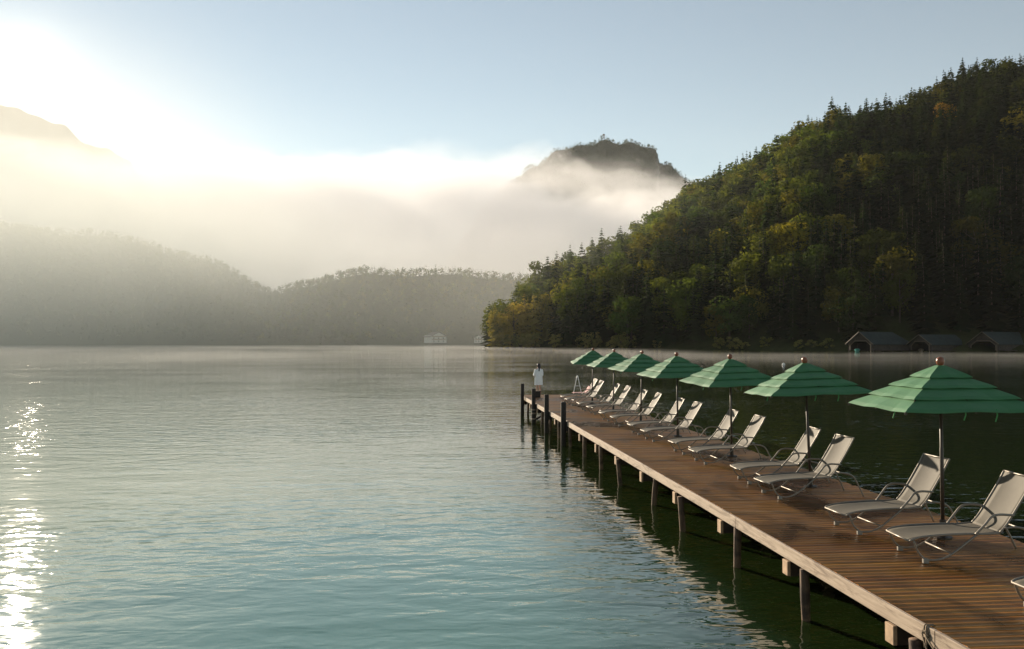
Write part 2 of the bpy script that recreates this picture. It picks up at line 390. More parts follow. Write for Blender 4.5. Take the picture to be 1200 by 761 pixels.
PROTO = {
    'spruce': [(trunk_mesh(rg, .96, .012, 0), crown_mesh(conifer(rg, 30, 11, R_=u))) for u in (.15, .17, .19, .21)],
    'broad': [(trunk_mesh(rg, .8, .018, 5), crown_mesh(broadleaf(rg, 16, 85, .027, u))) for u in (.22, .25, .28, .3)],
    'larch': [(trunk_mesh(rg, .94, .012, 0), crown_mesh(conifer(rg, 26, 9, R_=u, ragged=.5))) for u in (.15, .18)],
    'bush': [(trunk_mesh(rg, .6, .02, 4), crown_mesh(broadleaf(rg, 12, 55, .045, u, .02))) for u in (.5, .62)],
}
LITE = {
    'spruce': [conifer(rg, 25, 10, R_=u) for u in (.17, .195, .22, .24, .15)],
    'broad': [broadleaf(rg, 18, 52, .034, u) for u in (.24, .27, .3, .26)],
    'larch': [conifer(rg, 18, 7, R_=u, ragged=.5) for u in (.15, .18)],
}
TINY = {'spruce': [conifer(rg, 8, 5, R_=u) for u in (.17, .2, .23)], 'broad': [broadleaf(rg, 7, 11, .075, u) for u in (.3, .34)]}
PAL = {'spruce': [(.018, .034, .010), (.024, .040, .012), (.030, .046, .014), (.038, .050, .013)],
       'broad': [(.082, .110, .020), (.120, .136, .024), (.062, .095, .022), (.140, .128, .024), (.095, .110, .022)],
       'larch': [(.34, .27, .06), (.27, .235, .055), (.38, .28, .065)],  # golden sunlight on the shore tip painted into these tones
       'bush': [(.25, .22, .07), (.20, .185, .06), (.30, .25, .09)]}
def scatter(pf, spacing, px0, px1, tmax, rng, tmin=.02, amp=3., freq=.02):
    zs0 = pf['z0'].min(); zs1 = (pf['z0'] + (pf['z1'] - pf['z0']) * tmax).max()
    xs = [pos(p, z)[0] for p in (px0, px1) for z in (zs0, zs1)]; ys = [pos(p, z)[1] for p in (px0, px1) for z in (zs0, zs1)]
    gx, gy = np.meshgrid(np.arange(min(xs), max(xs), spacing), np.arange(min(ys), max(ys), spacing))
    X = gx.ravel() + rng.uniform(-.45, .45, gx.size) * spacing; Y = gy.ravel() + rng.uniform(-.45, .45, gx.size) * spacing
    h_, t, px = ground(pf, X, Y, amp, freq)
    ok = (t > tmin) & (t < tmax) & (px > px0) & (px < px1)
    return X[ok], Y[ok], h_[ok], t[ok], px[ok]
def merge(name, items, protos, label, rng):
    """items: (kind, x, y, z, height, tint); one mesh for a wood that reads as a mass"""
    VV, FF, TT = [], [], []; off = 0
    for kd, x, y, z, hh, c_ in items:
        P_, F_ = protos[kd][rng.integers(len(protos[kd]))]; a = rng.uniform(0, 6.28); wd = hh * (rng.uniform(.95, 1.3) if kd == 'broad' and hh > 14 else rng.uniform(.9, 1.25))
        ca, sa = math.cos(a) * wd, math.sin(a) * wd
        V = np.stack([P_[:, 0] * ca - P_[:, 1] * sa + x, P_[:, 0] * sa + P_[:, 1] * ca + y, P_[:, 2] * hh + z - .3], 1)
        VV.append(V); FF.append(F_ + off); off += len(V); TT.append(np.repeat(np.array(c_)[None], len(V), 0))
    o = fast(name, np.vstack(VV), np.vstack(FF), M['leaf_attr'], tint=np.vstack(TT)); return tag(o, label, None, None, 'stuff')
def wood(pf, spacing, px0, px1, tmax, rng, hr, broad_share, amp=3., freq=.02):
    X, Y, H, T, PX = scatter(pf, spacing, px0, px1, tmax, rng, amp=amp, freq=freq); out = []
    for x, y, z, t, px in zip(X, Y, H, T, PX):
        patch = .5 + .5 * math.sin(x * .021 + 2 * math.sin(y * .017)) * math.cos(y * .026 + x * .008)
        b = broad_share(px, t) * (.5 + patch)
        kd = 'broad' if rng.uniform() < b else 'spruce'
        hh = rng.uniform(*hr) * (.85 if kd == 'broad' else 1.0) * (1.15 if kd == 'spruce' and rng.uniform() < .12 else 1)
        p = PAL[kd][rng.integers(len(PAL[kd]))]; c_ = tuple(np.array(p) * rng.uniform(.7, 1.3) * float(np.interp(px, [880, 1100], [1, .45])))  # tint falls off to the right: hillside shade painted into the foliage
        out.append((kd, x, y, max(z, 0), hh, c_, t, px))
    return out
rt = np.random.default_rng(21)
items = wood(NEAR, 8.3, 573, 1290, 1.22, rt, (21, 33), lambda px, t: float(np.interp(px, [600, 800, 950, 1100], [.50, .46, .33, .12])))
# the trees that show largest (those by the water) are things of their own
inview = [q for q in items if 560 < q[7] < 1215]; inview.sort(key=lambda q: q[6] * (1.0 if q[7] > 640 else .8))
single = inview[:262]; sid = {id(q) for q in single}
rest = [q for q in items if id(q) not in sid]
LBL = {'spruce': "dark spruce rising from the wooded shore below the steep hill", 'broad': "olive green leafy tree in the wood along the foot of the hill",
       'larch': "slender conifer with golden sunlight in its colour at the tip of the wooded shore", 'bush': "pale yellow green bush hanging over the water at the hill foot"}
GRP = {'spruce': "dark spruces along the hill foot", 'broad': "leafy trees along the hill foot", 'larch': "sunlit gold conifers at the shore tip", 'bush': "bushes along the far shore"}
NAME = {'spruce': 'spruce_tree', 'broad': 'leafy_tree', 'larch': 'conifer_tree', 'bush': 'shore_bush'}
def plant(kd, x, y, z, hh, c_, label=None, group=None, name=None):
    i = int(rt.integers(len(PROTO[kd]))); tm, cm = PROTO[kd][i]
    e = thing(name or NAME[kd], (x, y, z - .2), label or LBL[kd], 'bush' if kd == 'bush' else 'tree', (group or GRP[kd]) if label is None else None, rt.uniform(0, 6.28))
    wd = hh * (rt.uniform(.95, 1.25) if kd == 'broad' else rt.uniform(.92, 1.2)); e.scale = (wd, wd, hh)
    for nm, me in (("trunk", tm), ("crown", cm)):
        o = bpy.data.objects.new(nm, me); COL.objects.link(o); o.parent = e; o.color = (*c_, 1)
    return e
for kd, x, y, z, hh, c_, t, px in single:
    if px < 650: kd = 'larch' if rt.uniform() < .65 else kd; hh = rt.uniform(22, 30) if px > 600 else rt.uniform(19, 27); c_ = PAL['larch' if px < 625 or rt.uniform() < .5 else kd][int(rt.integers(3))]  # trees at the tip recoloured gold, sunlight painted into their foliage
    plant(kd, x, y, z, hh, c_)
for i in range(34):                                                     # bushes over the water
    px = rt.uniform(574, 780) if i < 24 else rt.uniform(780, 985)
    z0 = np.interp(px, NEAR['px'], NEAR['z0']) + rt.uniform(-1, 5); x, y = pos(px, z0)
    plant('bush', x, y, .2, rt.uniform(4, 8.5) if px < 760 else rt.uniform(3, 6), PAL['bush'][int(rt.integers(3))])
for px, tt, hh, c_, kd, lab in (
    (930, .20, 27, (.26, .22, .025), 'broad', "bright yellow green round tree lit by the sun, halfway along the hill foot"),
    (893, .20, 26, (.15, .16, .03), 'broad', "light green slender leafy tree just before the bright yellow tree"),
    (985, .22, 23, (.16, .14, .025), 'broad', "yellowish small tree in the shade just past the bright yellow tree"),
    (1110, .62, 25, (.24, .13, .02), 'broad', "orange tinged autumn tree high on the shaded hillside"),
    (1192, .42, 26, (.24, .19, .03), 'broad', "yellow leafed tree at the frame edge above the boathouses"),
    (722, .06, 20, (.17, .16, .04), 'broad', "tall pale leafy tree at the waterline behind the farthest umbrellas"),
    (1058, 1.0, 29, (.03, .042, .016), 'spruce', "tall lone spruce standing out above the ridge line"),
    (775, .10, 22, (.10, .12, .03), 'larch', "slim light green conifer standing alone in front of darker spruces")):
    z0 = np.interp(px, NEAR['px'], NEAR['z0']); z1 = np.interp(px, NEAR['px'], NEAR['z1']); x, y = pos(px, z0 + tt * (z1 - z0))
    z = float(ground(NEAR, np.array([x]), np.array([y]))[0][0]); plant(kd, x, y, z, hh, c_, lab)
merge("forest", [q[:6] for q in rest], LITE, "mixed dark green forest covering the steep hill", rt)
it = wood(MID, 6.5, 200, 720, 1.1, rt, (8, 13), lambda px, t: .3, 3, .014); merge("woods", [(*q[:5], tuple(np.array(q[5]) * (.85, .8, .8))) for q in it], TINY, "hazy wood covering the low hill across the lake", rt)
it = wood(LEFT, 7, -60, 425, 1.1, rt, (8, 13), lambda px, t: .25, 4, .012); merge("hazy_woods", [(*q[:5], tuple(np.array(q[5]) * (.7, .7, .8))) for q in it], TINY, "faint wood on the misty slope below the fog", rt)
X, Y, H, T, PX = scatter(ROCK, 6.5, 560, 850, 1.06, rt, .6, 8, .019)
merge("mountain_woods", [('broad' if rt.uniform() < .2 else 'spruce', x, y, z, rt.uniform(9, 17), (.03, .05, .03)) for x, y, z in zip(X, Y, H)], TINY, "small spruces covering the flat topped mountain", rt)

# lookout tower on the mountain
tx, ty = pos(708, 2824); tz = float(ground(ROCK, np.array([tx]), np.array([ty]), 8, .019)[0][0])
tw = thing("lookout_tower", (tx, ty, tz + 4), "tiny lookout tower on top of the flat rock mountain", 'tower')
for a in (-1, 1):
    for b in (-1, 1):
        bm = bmesh.new(); box(bm, a * 2 - .4, a * 2 + .4, b * 2 - .4, b * 2 + .4, 0, 13); obj("leg", bm, M['board_wall'], tw)
bm = bmesh.new(); box(bm, -3.2, 3.2, -3.2, 3.2, 13, 16); obj("cabin", bm, M['board_wall'], tw)
bm = bmesh.new(); lathe(bm, [(4.6, 16), (.3, 18.5)], 4); obj("roof", bm, M['board_wall'], tw)

# ------------------------------------------------------------------ pier
DX0, DX1, DY0, DY1, DZ = 5.12, 8.55, 3.0, 47.2, .90
pier = thing("pier", ((DX0 + DX1) / 2, (DY0 + DY1) / 2, 0), "long brown wooden bathing pier on log piles in the lake", 'pier')
PO = Vector(pier.location)
V, F, T = [], [], []; y = DY0; ii = 0
while y < DY1:
    wd = .132; x0 = DX0 - random.uniform(0, .006) - .004; x1 = DX1 + random.uniform(-.03, .03); zt = DZ + random.uniform(-.003, .003); ch = .006
    ys = (y, y + ch, y + wd - ch, y + wd)
    ring = [(ys[0], DZ - .035), (ys[0], zt - ch), (ys[1], zt), (ys[2], zt), (ys[3], zt - ch), (ys[3], DZ - .035)]
    b0 = len(V)
    for x in (x0, x1):
        for yy, zz in ring: V.append((x - PO.x, yy - PO.y, zz))
    for q in range(6): F.append((b0 + q, b0 + (q + 1) % 6, b0 + 6 + (q + 1) % 6, b0 + 6 + q))
    F.append((b0, b0 + 1, b0 + 4, b0 + 5)); F.append((b0 + 1, b0 + 2, b0 + 3, b0 + 4)); F.append((b0 + 6, b0 + 7, b0 + 10, b0 + 11)); F.append((b0 + 7, b0 + 8, b0 + 9, b0 + 10))
    T += [np.full(3, min(1, max(0, random.gauss(.5, .32))))] * 12
    y += wd + .009
fast("deck_planks", V, F, M['deck'], pier, np.array(T))
def pbox(name, x0, x1, y0, y1, z0, z1, mat, bev=0):
    bm = bmesh.new(); box(bm, x0 - PO.x, x1 - PO.x, y0 - PO.y, y1 - PO.y, z0, z1, bev); return obj(name, bm, M[mat], pier)
ys = [DY0, 8.4, 14.1, 19.8, 25.6, 31.3, 39.2, DY1]
for a, b in zip(ys, ys[1:]): pbox("edge_board", DX0 - .055, DX0 - .012, a + .004, b - .004, DZ - .175, DZ + .001 + random.uniform(-.002, .003), 'fascia', .004)
pbox("edge_board", DX1 - .1, DX1 - .05, DY0, DY1, DZ - .22, DZ - .04, 'under_wood')
pbox("edge_board", DX0 + .0, DX1 - .1, DY1 - .03, DY1 + .02, DZ - .22, DZ - .04, 'fascia')
for xx in (DX0 + .35, DX0 + 1.25, DX0 + 2.15, DX0 + 3.0): pbox("joist", xx - .06, xx + .06, DY0, DY1 - .05, DZ - .20, DZ - .038, 'under_wood')
y = 2.9 + 8.7 - 2.82 * 2
while y < DY1 - .4:
    pbox("cross_beam", DX0 - .008, DX1 - .12, y + .42, y + .56, DZ - .42, DZ - .205, 'under_wood')
    pbox("beam_end", DX0 - .06, DX0 - .012, y + .40, y + .58, DZ - .40 - random.uniform(0, .05), DZ - .203, 'block_wood', .006)
    for xx in (DX0 + .06, DX0 + 1.7, DX1 - .35):
        bm = bmesh.new(); lean = random.uniform(-.03, .03); rr = .062 if xx < DX0 + 1 else .09
        tube(bm, [(xx - PO.x + lean * q, y - PO.y, -1 + q * (DZ + .79) / 5) for q in range(6)], [rr * random.uniform(.93, 1.07) for q in range(6)], 10); obj("pile", bm, M['pile'], pier, True)
    y += 2.82
for i, Zp in enumerate((31.5, 36.0, 40.4, 45.2)):
    xp = DX0 - .17; e = thing("mooring_post", (xp, Zp * 1.0047, 0), ("tall dark mooring post nearest the camera at the pier's edge", "tall dark mooring post second from the camera at the pier's edge",
        "tall dark mooring post with pale bands and a brace, third from the camera", "tall dark mooring post farthest out at the pier's corner")[i], 'post', "tall mooring posts beside the pier")
    bm = bmesh.new(); r_ = .10 if i < 2 else .095
    tube(bm, [(0, 0, -1), (0, 0, .4), (.0, 0, DZ + .66), (0, 0, DZ + .69)], [r_, r_, r_, r_ * .85], 10); obj("post", bm, M['dark_wood'], e, True)
    if i < 3:
        bm = bmesh.new(); box(bm, .08, .17, -.16, .16, DZ - .35, DZ - .02, .01); obj("bracket", bm, M['dark_wood'], e)
    if i == 2:
        for zz in (.62, .45, .20):
            bm = bmesh.new(); lathe(bm, [(r_ + .006, zz - .03), (r_ + .006, zz + .03)], 12); obj("pale_band", bm, M['fascia'], e)
        bm = bmesh.new(); tube(bm, [(.02, -.02, .12), (1.0, -.05, .72)], .05, 8); obj("brace", bm, M['dark_wood'], e)
for q, (xx, yy) in enumerate(((DX0 + .56, 45.0),)):
    e = thing("bollard", (xx, yy, DZ), "squat dark bollard on the deck in front of the standing person", 'bollard')
    bm = bmesh.new(); box(bm, -.15, .15, -.15, .15, 0, .30, .015); obj("stump", bm, M['dark_wood'], e)
    bm = bmesh.new(); box(bm, -.17, .17, -.17, .17, .301, .34, .012); obj("cap", bm, M['under_wood'], e)

# ------------------------------------------------------------------ umbrellas
def make_umbrella(label):
    u = thing("umbrella", (0, 0, DZ), label, 'umbrella', "green square umbrellas along the pier")
    bm = bmesh.new(); lathe(bm, [(.028, .02), (.028, 1.3), (.024, 1.31), (.024, 2.5)], 10); obj("pole", bm, M['pole'], u, True)
    bm = bmesh.new(); lathe(bm, [(.13, 0.001), (.13, .03), (.045, .05), (.045, .26), (.036, .27)], 14); obj("base", bm, M['pole'], u)
    bm = bmesh.new(); lathe(bm, [(.022, 2.47), (.03, 2.50), (.045, 2.51), (.056, 2.535), (.06, 2.56), (.05, 2.60), (.025, 2.62), (.006, 2.625)], 14); obj("finial", bm, M['finial'], u, True)
    tiers = [(.05, 2.50, .315, 2.350), (.26, 2.335, .54, 2.215), (.48, 2.20, .755, 2.07), (.69, 2.057, .985, 1.915)]
    can = bmesh.new()
    for ti, (s0, z0, s1, z1) in enumerate(tiers):
        N = 16; K = 5; grid = []
        for q in range(4 * N):
            side, f = divmod(q, N); f = f / N * 2 - 1
            row = []
            for j in range(K + 1):
                t = j / K; s = s0 + (s1 - s0) * t; z = z0 + (z1 - z0) * t
                sag = (1 - abs(abs(f) * 2 - 1)) if True else 0                  # between a corner rib and the middle rib
                z -= .020 * sag * t * (s1 / .9); pull = 1 - .028 * sag * t
                if j == K: z -= .012
                bx, by = ((-s * pull, f * s), (f * s, s * pull), (s * pull, -f * s), (-f * s, -s * pull))[side]
                row.append(can.verts.new((bx, by, z)))
            grid.append(row)
        for q in range(4 * N):
            a, b = grid[q], grid[(q + 1) % (4 * N)]
            for j in range(K): can.faces.new((a[j], a[j + 1], b[j + 1], b[j]))
    o = obj("canopy", can, M['canvas'], u, True)
    sm = o.modifiers.new("thick", 'SOLIDIFY'); sm.thickness = .006; sm.offset = -1
    for p in o.data.polygons: p.use_smooth = False
    for q in range(8):
        a = q * math.pi / 4; rr = .98 * (math.sqrt(2) if q % 2 else 1) - .01
        bm = bmesh.new(); tube(bm, [(.03 * math.cos(a), .03 * math.sin(a), 2.45), (.5 * rr * math.cos(a), .5 * rr * math.sin(a), 2.175), (rr * math.cos(a), rr * math.sin(a), 1.885)], .011, 6); rb = obj("rib", bm, M['rib'], u)
        bm = bmesh.new(); tube(bm, [(.03 * math.cos(a), .03 * math.sin(a), 1.95), (.48 * rr * math.cos(a), .48 * rr * math.sin(a), 2.16)], .009, 6); obj("strut", bm, M['rib'], rb)
        if q % 2:
            bm = bmesh.new(); lathe(bm, [(.004, 1.86), (.02, 1.87), (.02, 1.895), (.004, 1.91)], 8, rr * math.cos(a), rr * math.sin(a)); obj("rib_tip", bm, M['pole'], rb)
    bm = bmesh.new(); lathe(bm, [(.03, 1.90), (.05, 1.91), (.05, 1.99), (.03, 2.0)], 10); obj("hub", bm, M['rib'], u)
    for sx, sy, l in ((.30, -.93, .17), (-.12, -.9, .15), (-.9, -.45, .15)):
        bm = bmesh.new(); tube(bm, [(sx, sy, 1.93), (sx + .01, sy, 1.93 - l * .5), (sx - .012, sy + .01, 1.93 - l)], .009, 5); obj("tie_strap", bm, M['strap'], u)
    return u
ORD = ["nearest", "second nearest", "third nearest", "middle, fourth of seven", "third farthest", "second farthest", "farthest"]
UZ = [12.99, 17.5, 22.1, 26.75, 31.4, 36.1, 40.75]
UL = [f"{o} green tiered square umbrella on the pier" for o in ORD]
u0 = make_umbrella(UL[0]); umb = [u0] + [dup(u0) for _ in UZ[1:]]
for i, (u, Zp) in enumerate(zip(umb, UZ)):
    u['label'] = UL[i]; u.location = ((7.55, 7.585)[min(i, 1)] + .03 * (i > 1) + random.uniform(-.02, .02), Zp / math.cos(YAW) - 7.6 * math.tan(YAW) + .0, DZ)
    u.location.y = (Zp - u.location.x * FW[0]) / FW[1]
    u.scale = (1, 1, random.uniform(.978, 1.018))
    u.rotation_euler = (R(random.uniform(-2, 2)), R(random.uniform(-2, 2)), R(random.uniform(-6, 6)))

# ------------------------------------------------------------------ sun loungers (foot end at x 0, back to +x)
def make_lounger(label):
    L = thing("sun_lounger", (0, 0, DZ), label, 'sun lounger', "beige sun loungers in a row along the pier")
    W = .315
    seat = [(0, .285), (.05, .315), (.2, .345), (.45, .365), (.75, .375), (1.0, .372), (1.2, .385)]
    back = [(1.2, .385), (1.30, .50), (1.45, .73), (1.58, .94), (1.66, 1.085), (1.675, 1.10)]
    def sheet(name, prof, sagm):
        P_ = catmull([(x, 0, z) for x, z in prof], 4); K = 8; bm = bmesh.new(); rows = []
        for i, p in enumerate(P_):
            t = i / (len(P_) - 1); row = []
            for j in range(K + 1):
                f = j / K * 2 - 1; sag = sagm * (1 - f * f) * math.sin(math.pi * min(1, max(0, t)))
                tn = (P_[min(i + 1, len(P_) - 1)] - P_[max(i - 1, 0)]).normalized()
                row.append(bm.verts.new((p.x + tn.z * sag, f * W, p.z - tn.x * sag)))
            rows.append(row)
        for a, b in zip(rows, rows[1:]):
            for j in range(K): bm.faces.new((a[j], a[j + 1], b[j + 1], b[j]))
        o = obj(name, bm, M['sling'], L, True); m = o.modifiers.new("thick", 'SOLIDIFY'); m.thickness = .006; m.offset = 0; return o
    sheet("seat", seat, .03); sheet("backrest", back, .04)
    for s in (-1, 1):
        yy = s * (W + .012)
        bm = bmesh.new(); tube(bm, catmull([(x, yy, z) for x, z in seat], 4), .015, 8); obj("side_rail", bm, M['frame'], L, True)
        bm = bmesh.new(); tube(bm, catmull([(x, yy, z) for x, z in back], 4), .015, 8); obj("back_rail", bm, M['frame'], L, True)
        y2 = s * (W + .032)
        bm = bmesh.new(); tube(bm, catmull([(.04, y2, .295), (.10, y2, .15), (.20, y2, .055), (.38, y2, .05), (.55, y2, .12), (.78, y2, .29), (.90, y2, .38)], 6), .0145, 8); obj("leg", bm, M['frame'], L, True)
        y3 = s * (W + .05)
        bm = bmesh.new(); tube(bm, catmull([(.86, y2, .365), (.98, y3, .50), (1.07, y3, .60), (1.17, y3, .63), (1.30, y3, .625), (1.38, y2, .615)], 6), .0165, 8); obj("armrest", bm, M['frame'], L, True)
        bm = bmesh.new(); tube(bm, catmull([(1.26, y2, .45), (1.42, y2, .46), (1.62, y2, .40), (1.74, y2, .22), (1.84, y2, .015)], 6), .0145, 8); obj("rear_leg", bm, M['frame'], L, True)
        bm = bmesh.new(); box(bm, .16, .235, y2 - .024, y2 + .024, 0.002, .062, .006); obj("foot_pad", bm, M['foot'], L)
    for nm, x, z in (("front_bar", 0, .285), ("middle_bar", 1.2, .38), ("top_bar", 1.675, 1.10), ("rear_bar", 1.60, .405), ("rocker_bar", .55, .12)):
        bm = bmesh.new(); e = W + (.03 if nm in ("rear_bar", "rocker_bar") else .012); tube(bm, [(x, -e, z), (x, 0, z - .003), (x, e, z)], .012, 8); obj(nm, bm, M['frame'], L, True)
    return L
CTR = [9.35, 11.95, 13.62, 16.55, 18.28, 21.1, 22.9, 25.75, 27.6, 30.4, 32.2, 35.1, 36.9, 39.85, 41.7]
SIDE = ["near side", "far side"]
LL = ["beige sun lounger partly cut off by the frame edge, closest of the row"]
for i in range(7):
    for sd_ in SIDE: LL.append(f"beige sling sun lounger on the {sd_} of the {ORD[i].split(',')[0]} umbrella".replace("middle umbrella", "middle umbrella of seven"))
l0 = make_lounger(LL[0])
for i, Zc in enumerate(CTR):
    L = l0 if i == 0 else dup(l0)
    L['label'] = LL[i]; x = 6.34 - .07 * (i < 4) + random.uniform(-.06, .06) + (.12 if i == 0 else 0); L.location = (x, (Zc - (x + .9) * FW[0]) / FW[1], DZ); L.rotation_euler = (0, 0, R(random.uniform(-4, 4)))
    last = L
last['label'] = "farthest sun lounger at the pier's end with a pink towel on it"
# towel on the farthest lounger
bm = bmesh.new(); rows = []
for i in range(15):
    t = i / 14; row = []
    for j in range(9):
        f = j / 8 * 2 - 1; x = .55 + t * .85; z = .40 + (0 if x < 1.2 else (x - 1.2) * 1.45) + .05 * abs(math.sin(9 * t + 3 * f)) * (1 - abs(f) * .4) + .04
        row.append(bm.verts.new((x - (.05 if x > 1.2 else 0), f * .27 + .03 * math.sin(7 * t), z)))
    rows.append(row)
for a, b in zip(rows, rows[1:]):
    for j in range(8): bm.faces.new((a[j], a[j + 1], b[j + 1], b[j]))
o = obj("towel", bm, M['towel'], None, True); o.location = last.location; o.rotation_euler = last.rotation_euler
m_ = o.modifiers.new("thick", 'SOLIDIFY'); m_.thickness = .012; m_.offset = 1
tag(o, "crumpled pink and white towel on the farthest lounger", 'towel')
# A shaped rail at the far end
e = thing("ladder_rail", (8.05, 46.6, DZ), "thin white A shaped ladder rail at the far end of the pier", 'ladder')
for s in (-1, 1):
    bm = bmesh.new(); tube(bm, catmull([(s * .24, 0, 0), (s * .12, .02, .55), (s * .025, .05, 1.02)], 4), .022, 8); obj("rail", bm, M['white'], e, True)
bm = bmesh.new(); tube(bm, [(-.13, .02, .5), (.13, .02, .5)], .014, 8); obj("rung", bm, M['white'], e)
bm = bmesh.new(); tube(bm, [(-.03, .05, 1.02), (0, .055, 1.05), (.03, .05, 1.02)], .022, 8); obj("top_cap", bm, M['white'], e, True)
# rope tied on the edge board
bm = bmesh.new(); pts = []
ry = (12.0 / FW[1]); ry = 8.55
for q in range(26):
    a = q * .75; pts.append((DX0 - .066 - .012 * (q % 3) * .5, ry + .045 * math.cos(a) * (1 + .3 * math.sin(q * 1.3)), DZ - .075 + .03 * math.sin(a + .4 * math.sin(q))))
tube(bm, catmull(pts, 3), .008, 6)
for dy in (-.02, .015):
    tube(bm, catmull([(DX0 - .064, ry + dy, DZ - .22), (DX0 - .068, ry + dy * 1.3, DZ - .08), (DX0 - .064, ry + dy, DZ + .004), (DX0 - .03, ry + dy * .7, DZ + .012), (DX0 + .03, ry + dy, DZ + .010)], 4), .008, 6)
tube(bm, catmull([(DX0 - .08, ry, DZ - .08), (DX0 - .10, ry - .35, DZ - .22), (DX0 - .09, ry - .8, DZ - .27), (DX0 - .07, ry - 1.2, DZ - .36), (DX0 - .06, ry - 1.3, -.2)], 6), .009, 6)
tube(bm, catmull([(DX0 - .08, ry + .05, DZ - .08), (DX0 - .11, ry - .2, DZ - .3), (DX0 - .09, ry - .55, DZ - .42), (DX0 - .05, ry - 1.0, DZ - .22)], 6), .007, 6)
tag(obj("mooring_rope", bm, M['rope'], None, True), "dark tangled mooring rope tied round the pale edge board of the pier", 'rope')

# ------------------------------------------------------------------ person: white robe, bare legs, seen from behind
pp = thing("person", (5.92, 46.35, DZ), "person in a white robe with bare legs and dark hair standing at the pier's end", 'person', None, R(24))
def skin_body():
    me = bpy.data.meshes.new("body"); bm = bmesh.new(); lay = bm.verts.layers.skin.verify(); vs = {}
    def v(n, p, r, par=None, ry=None):
        x = bm.verts.new(p); x[lay].radius = (r, ry or r); vs[n] = x
        if par: bm.edges.new((vs[par], x))
    v('pelvis', (0, 0, .95), .135, None, .105); vs['pelvis'][lay].use_root = True
    v('waist', (0, 0, 1.10), .115, 'pelvis', .085); v('chest', (0, 0, 1.28), .135, 'waist', .095); v('neckb', (0, .0, 1.425), .075, 'chest'); v('neck', (0, .01, 1.49), .05, 'neckb')
    v('skull', (0, .02, 1.585), .082, 'neck', .09); v('crown', (0, .015, 1.66), .06, 'skull', .065)
    for s, n in ((-1, 'l'), (1, 'r')):
        v('hip' + n, (s * .09, 0, .86), .088, 'pelvis'); v('knee' + n, (s * .10, .02 + .05 * (s > 0), .48), .055, 'hip' + n); v('calf' + n, (s * .10, -.02, .34), .052, 'knee' + n)
        v('ankle' + n, (s * .10, -.01, .085), .033, 'calf' + n); v('ball' + n, (s * .115, .12, .035), .036, 'ankle' + n); v('toe' + n, (s * .12, .18, .025), .025, 'ball' + n)
        v('sh' + n, (s * .175, 0, 1.385), .058, 'neckb'); v('el' + n, (s * .235, .03, 1.11), .040, 'sh' + n); v('wr' + n, (s * .11, .21, 1.16), .027, 'el' + n); v('palm' + n, (s * .055, .235, 1.20), .030, 'wr' + n, .018)
        for q in range(4):
            fz = .022 * (q - 1.5); ln = (.9, 1.05, 1.0, .8)[q]
            v(f'k{q}' + n, (s * (.03), .25, 1.215 - fz), .0095, 'palm' + n); v(f'm{q}' + n, (s * (.03 - .035 * ln), .262, 1.222 - fz), .0085, f'k{q}' + n); v(f't{q}' + n, (s * (.03 - .052 * ln), .240, 1.224 - fz), .0075, f'm{q}' + n)
        v('th' + n, (s * .06, .225, 1.245), .011, 'palm' + n); v('tt' + n, (s * .035, .235, 1.275), .009, 'th' + n)
    bm.to_mesh(me); bm.free(); me.materials.append(M['skin'])
    o = bpy.data.objects.new("body", me); COL.objects.link(o); o.parent = pp
    o.modifiers.new("skin", 'SKIN').use_smooth_shade = True; sb = o.modifiers.new("sub", 'SUBSURF'); sb.levels = sb.render_levels = 2
    return o
skin_body()
def loft(name, rings, mat, seg=24, wr=0, close=False):
    bm = bmesh.new(); RR = []
    for i, (cx, cy_, z, rx, ry) in enumerate(rings):
        RR.append([bm.verts.new((cx + rx * (1 + wr * math.sin(q * 1.57 + i * .25)) * math.cos(2 * math.pi * q / seg), cy_ + ry * (1 + wr * math.sin(q * 2.3 + i * .3)) * math.sin(2 * math.pi * q / seg), z)) for q in range(seg)])
    for a, b in zip(RR, RR[1:]):
        for q in range(seg): bm.faces.new((a[q], a[(q + 1) % seg], b[(q + 1) % seg], b[q]))
    if close: bm.faces.new(RR[0][::-1]); bm.faces.new(RR[-1])
    return obj(name, bm, mat, pp, True)
robe = loft("robe", [(0, 0, .575, .238, .168), (0, 0, .76, .232, .165), (0, 0, .95, .225, .16), (0, .005, 1.10, .215, .15), (0, .005, 1.25, .218, .145), (0, 0, 1.35, .212, .12), (0, 0, 1.415, .165, .095), (0, .0, 1.455, .085, .075), (0, .0, 1.475, .075, .07)], M['robe'], 28, .035)
for s in (-1, 1):
    bm = bmesh.new(); tube(bm, catmull([(s * .17, 0, 1.395), (s * .205, .01, 1.26), (s * .215, .03, 1.10), (s * .18, .12, 1.11), (s * .13, .195, 1.15)], 4), [.07] * 4 + [.078] * 4 + [.082] * 4 + [.08] * 4 + [.078], 12, True)
    obj("sleeve", bm, M['robe'], robe, True)
hair = loft("hair", [(0, -.05, 1.40, .035, .03), (0, -.065, 1.46, .06, .04), (0, -.055, 1.53, .088, .06), (0, -.03, 1.60, .098, .088), (0, -.015, 1.66, .09, .09), (0, -.005, 1.705, .055, .06), (0, 0, 1.72, .015, .015)], M['hair'], 16, .03, True)
bm = bmesh.new(); tube(bm, catmull([(-.01, -.10, 1.56), (-.03, -.13, 1.50), (-.045, -.135, 1.40), (-.05, -.125, 1.30)], 4), [.032] * 4 + [.038] * 4 + [.032] * 4 + [.012], 10); obj("ponytail", bm, M['hair'], hair, True)
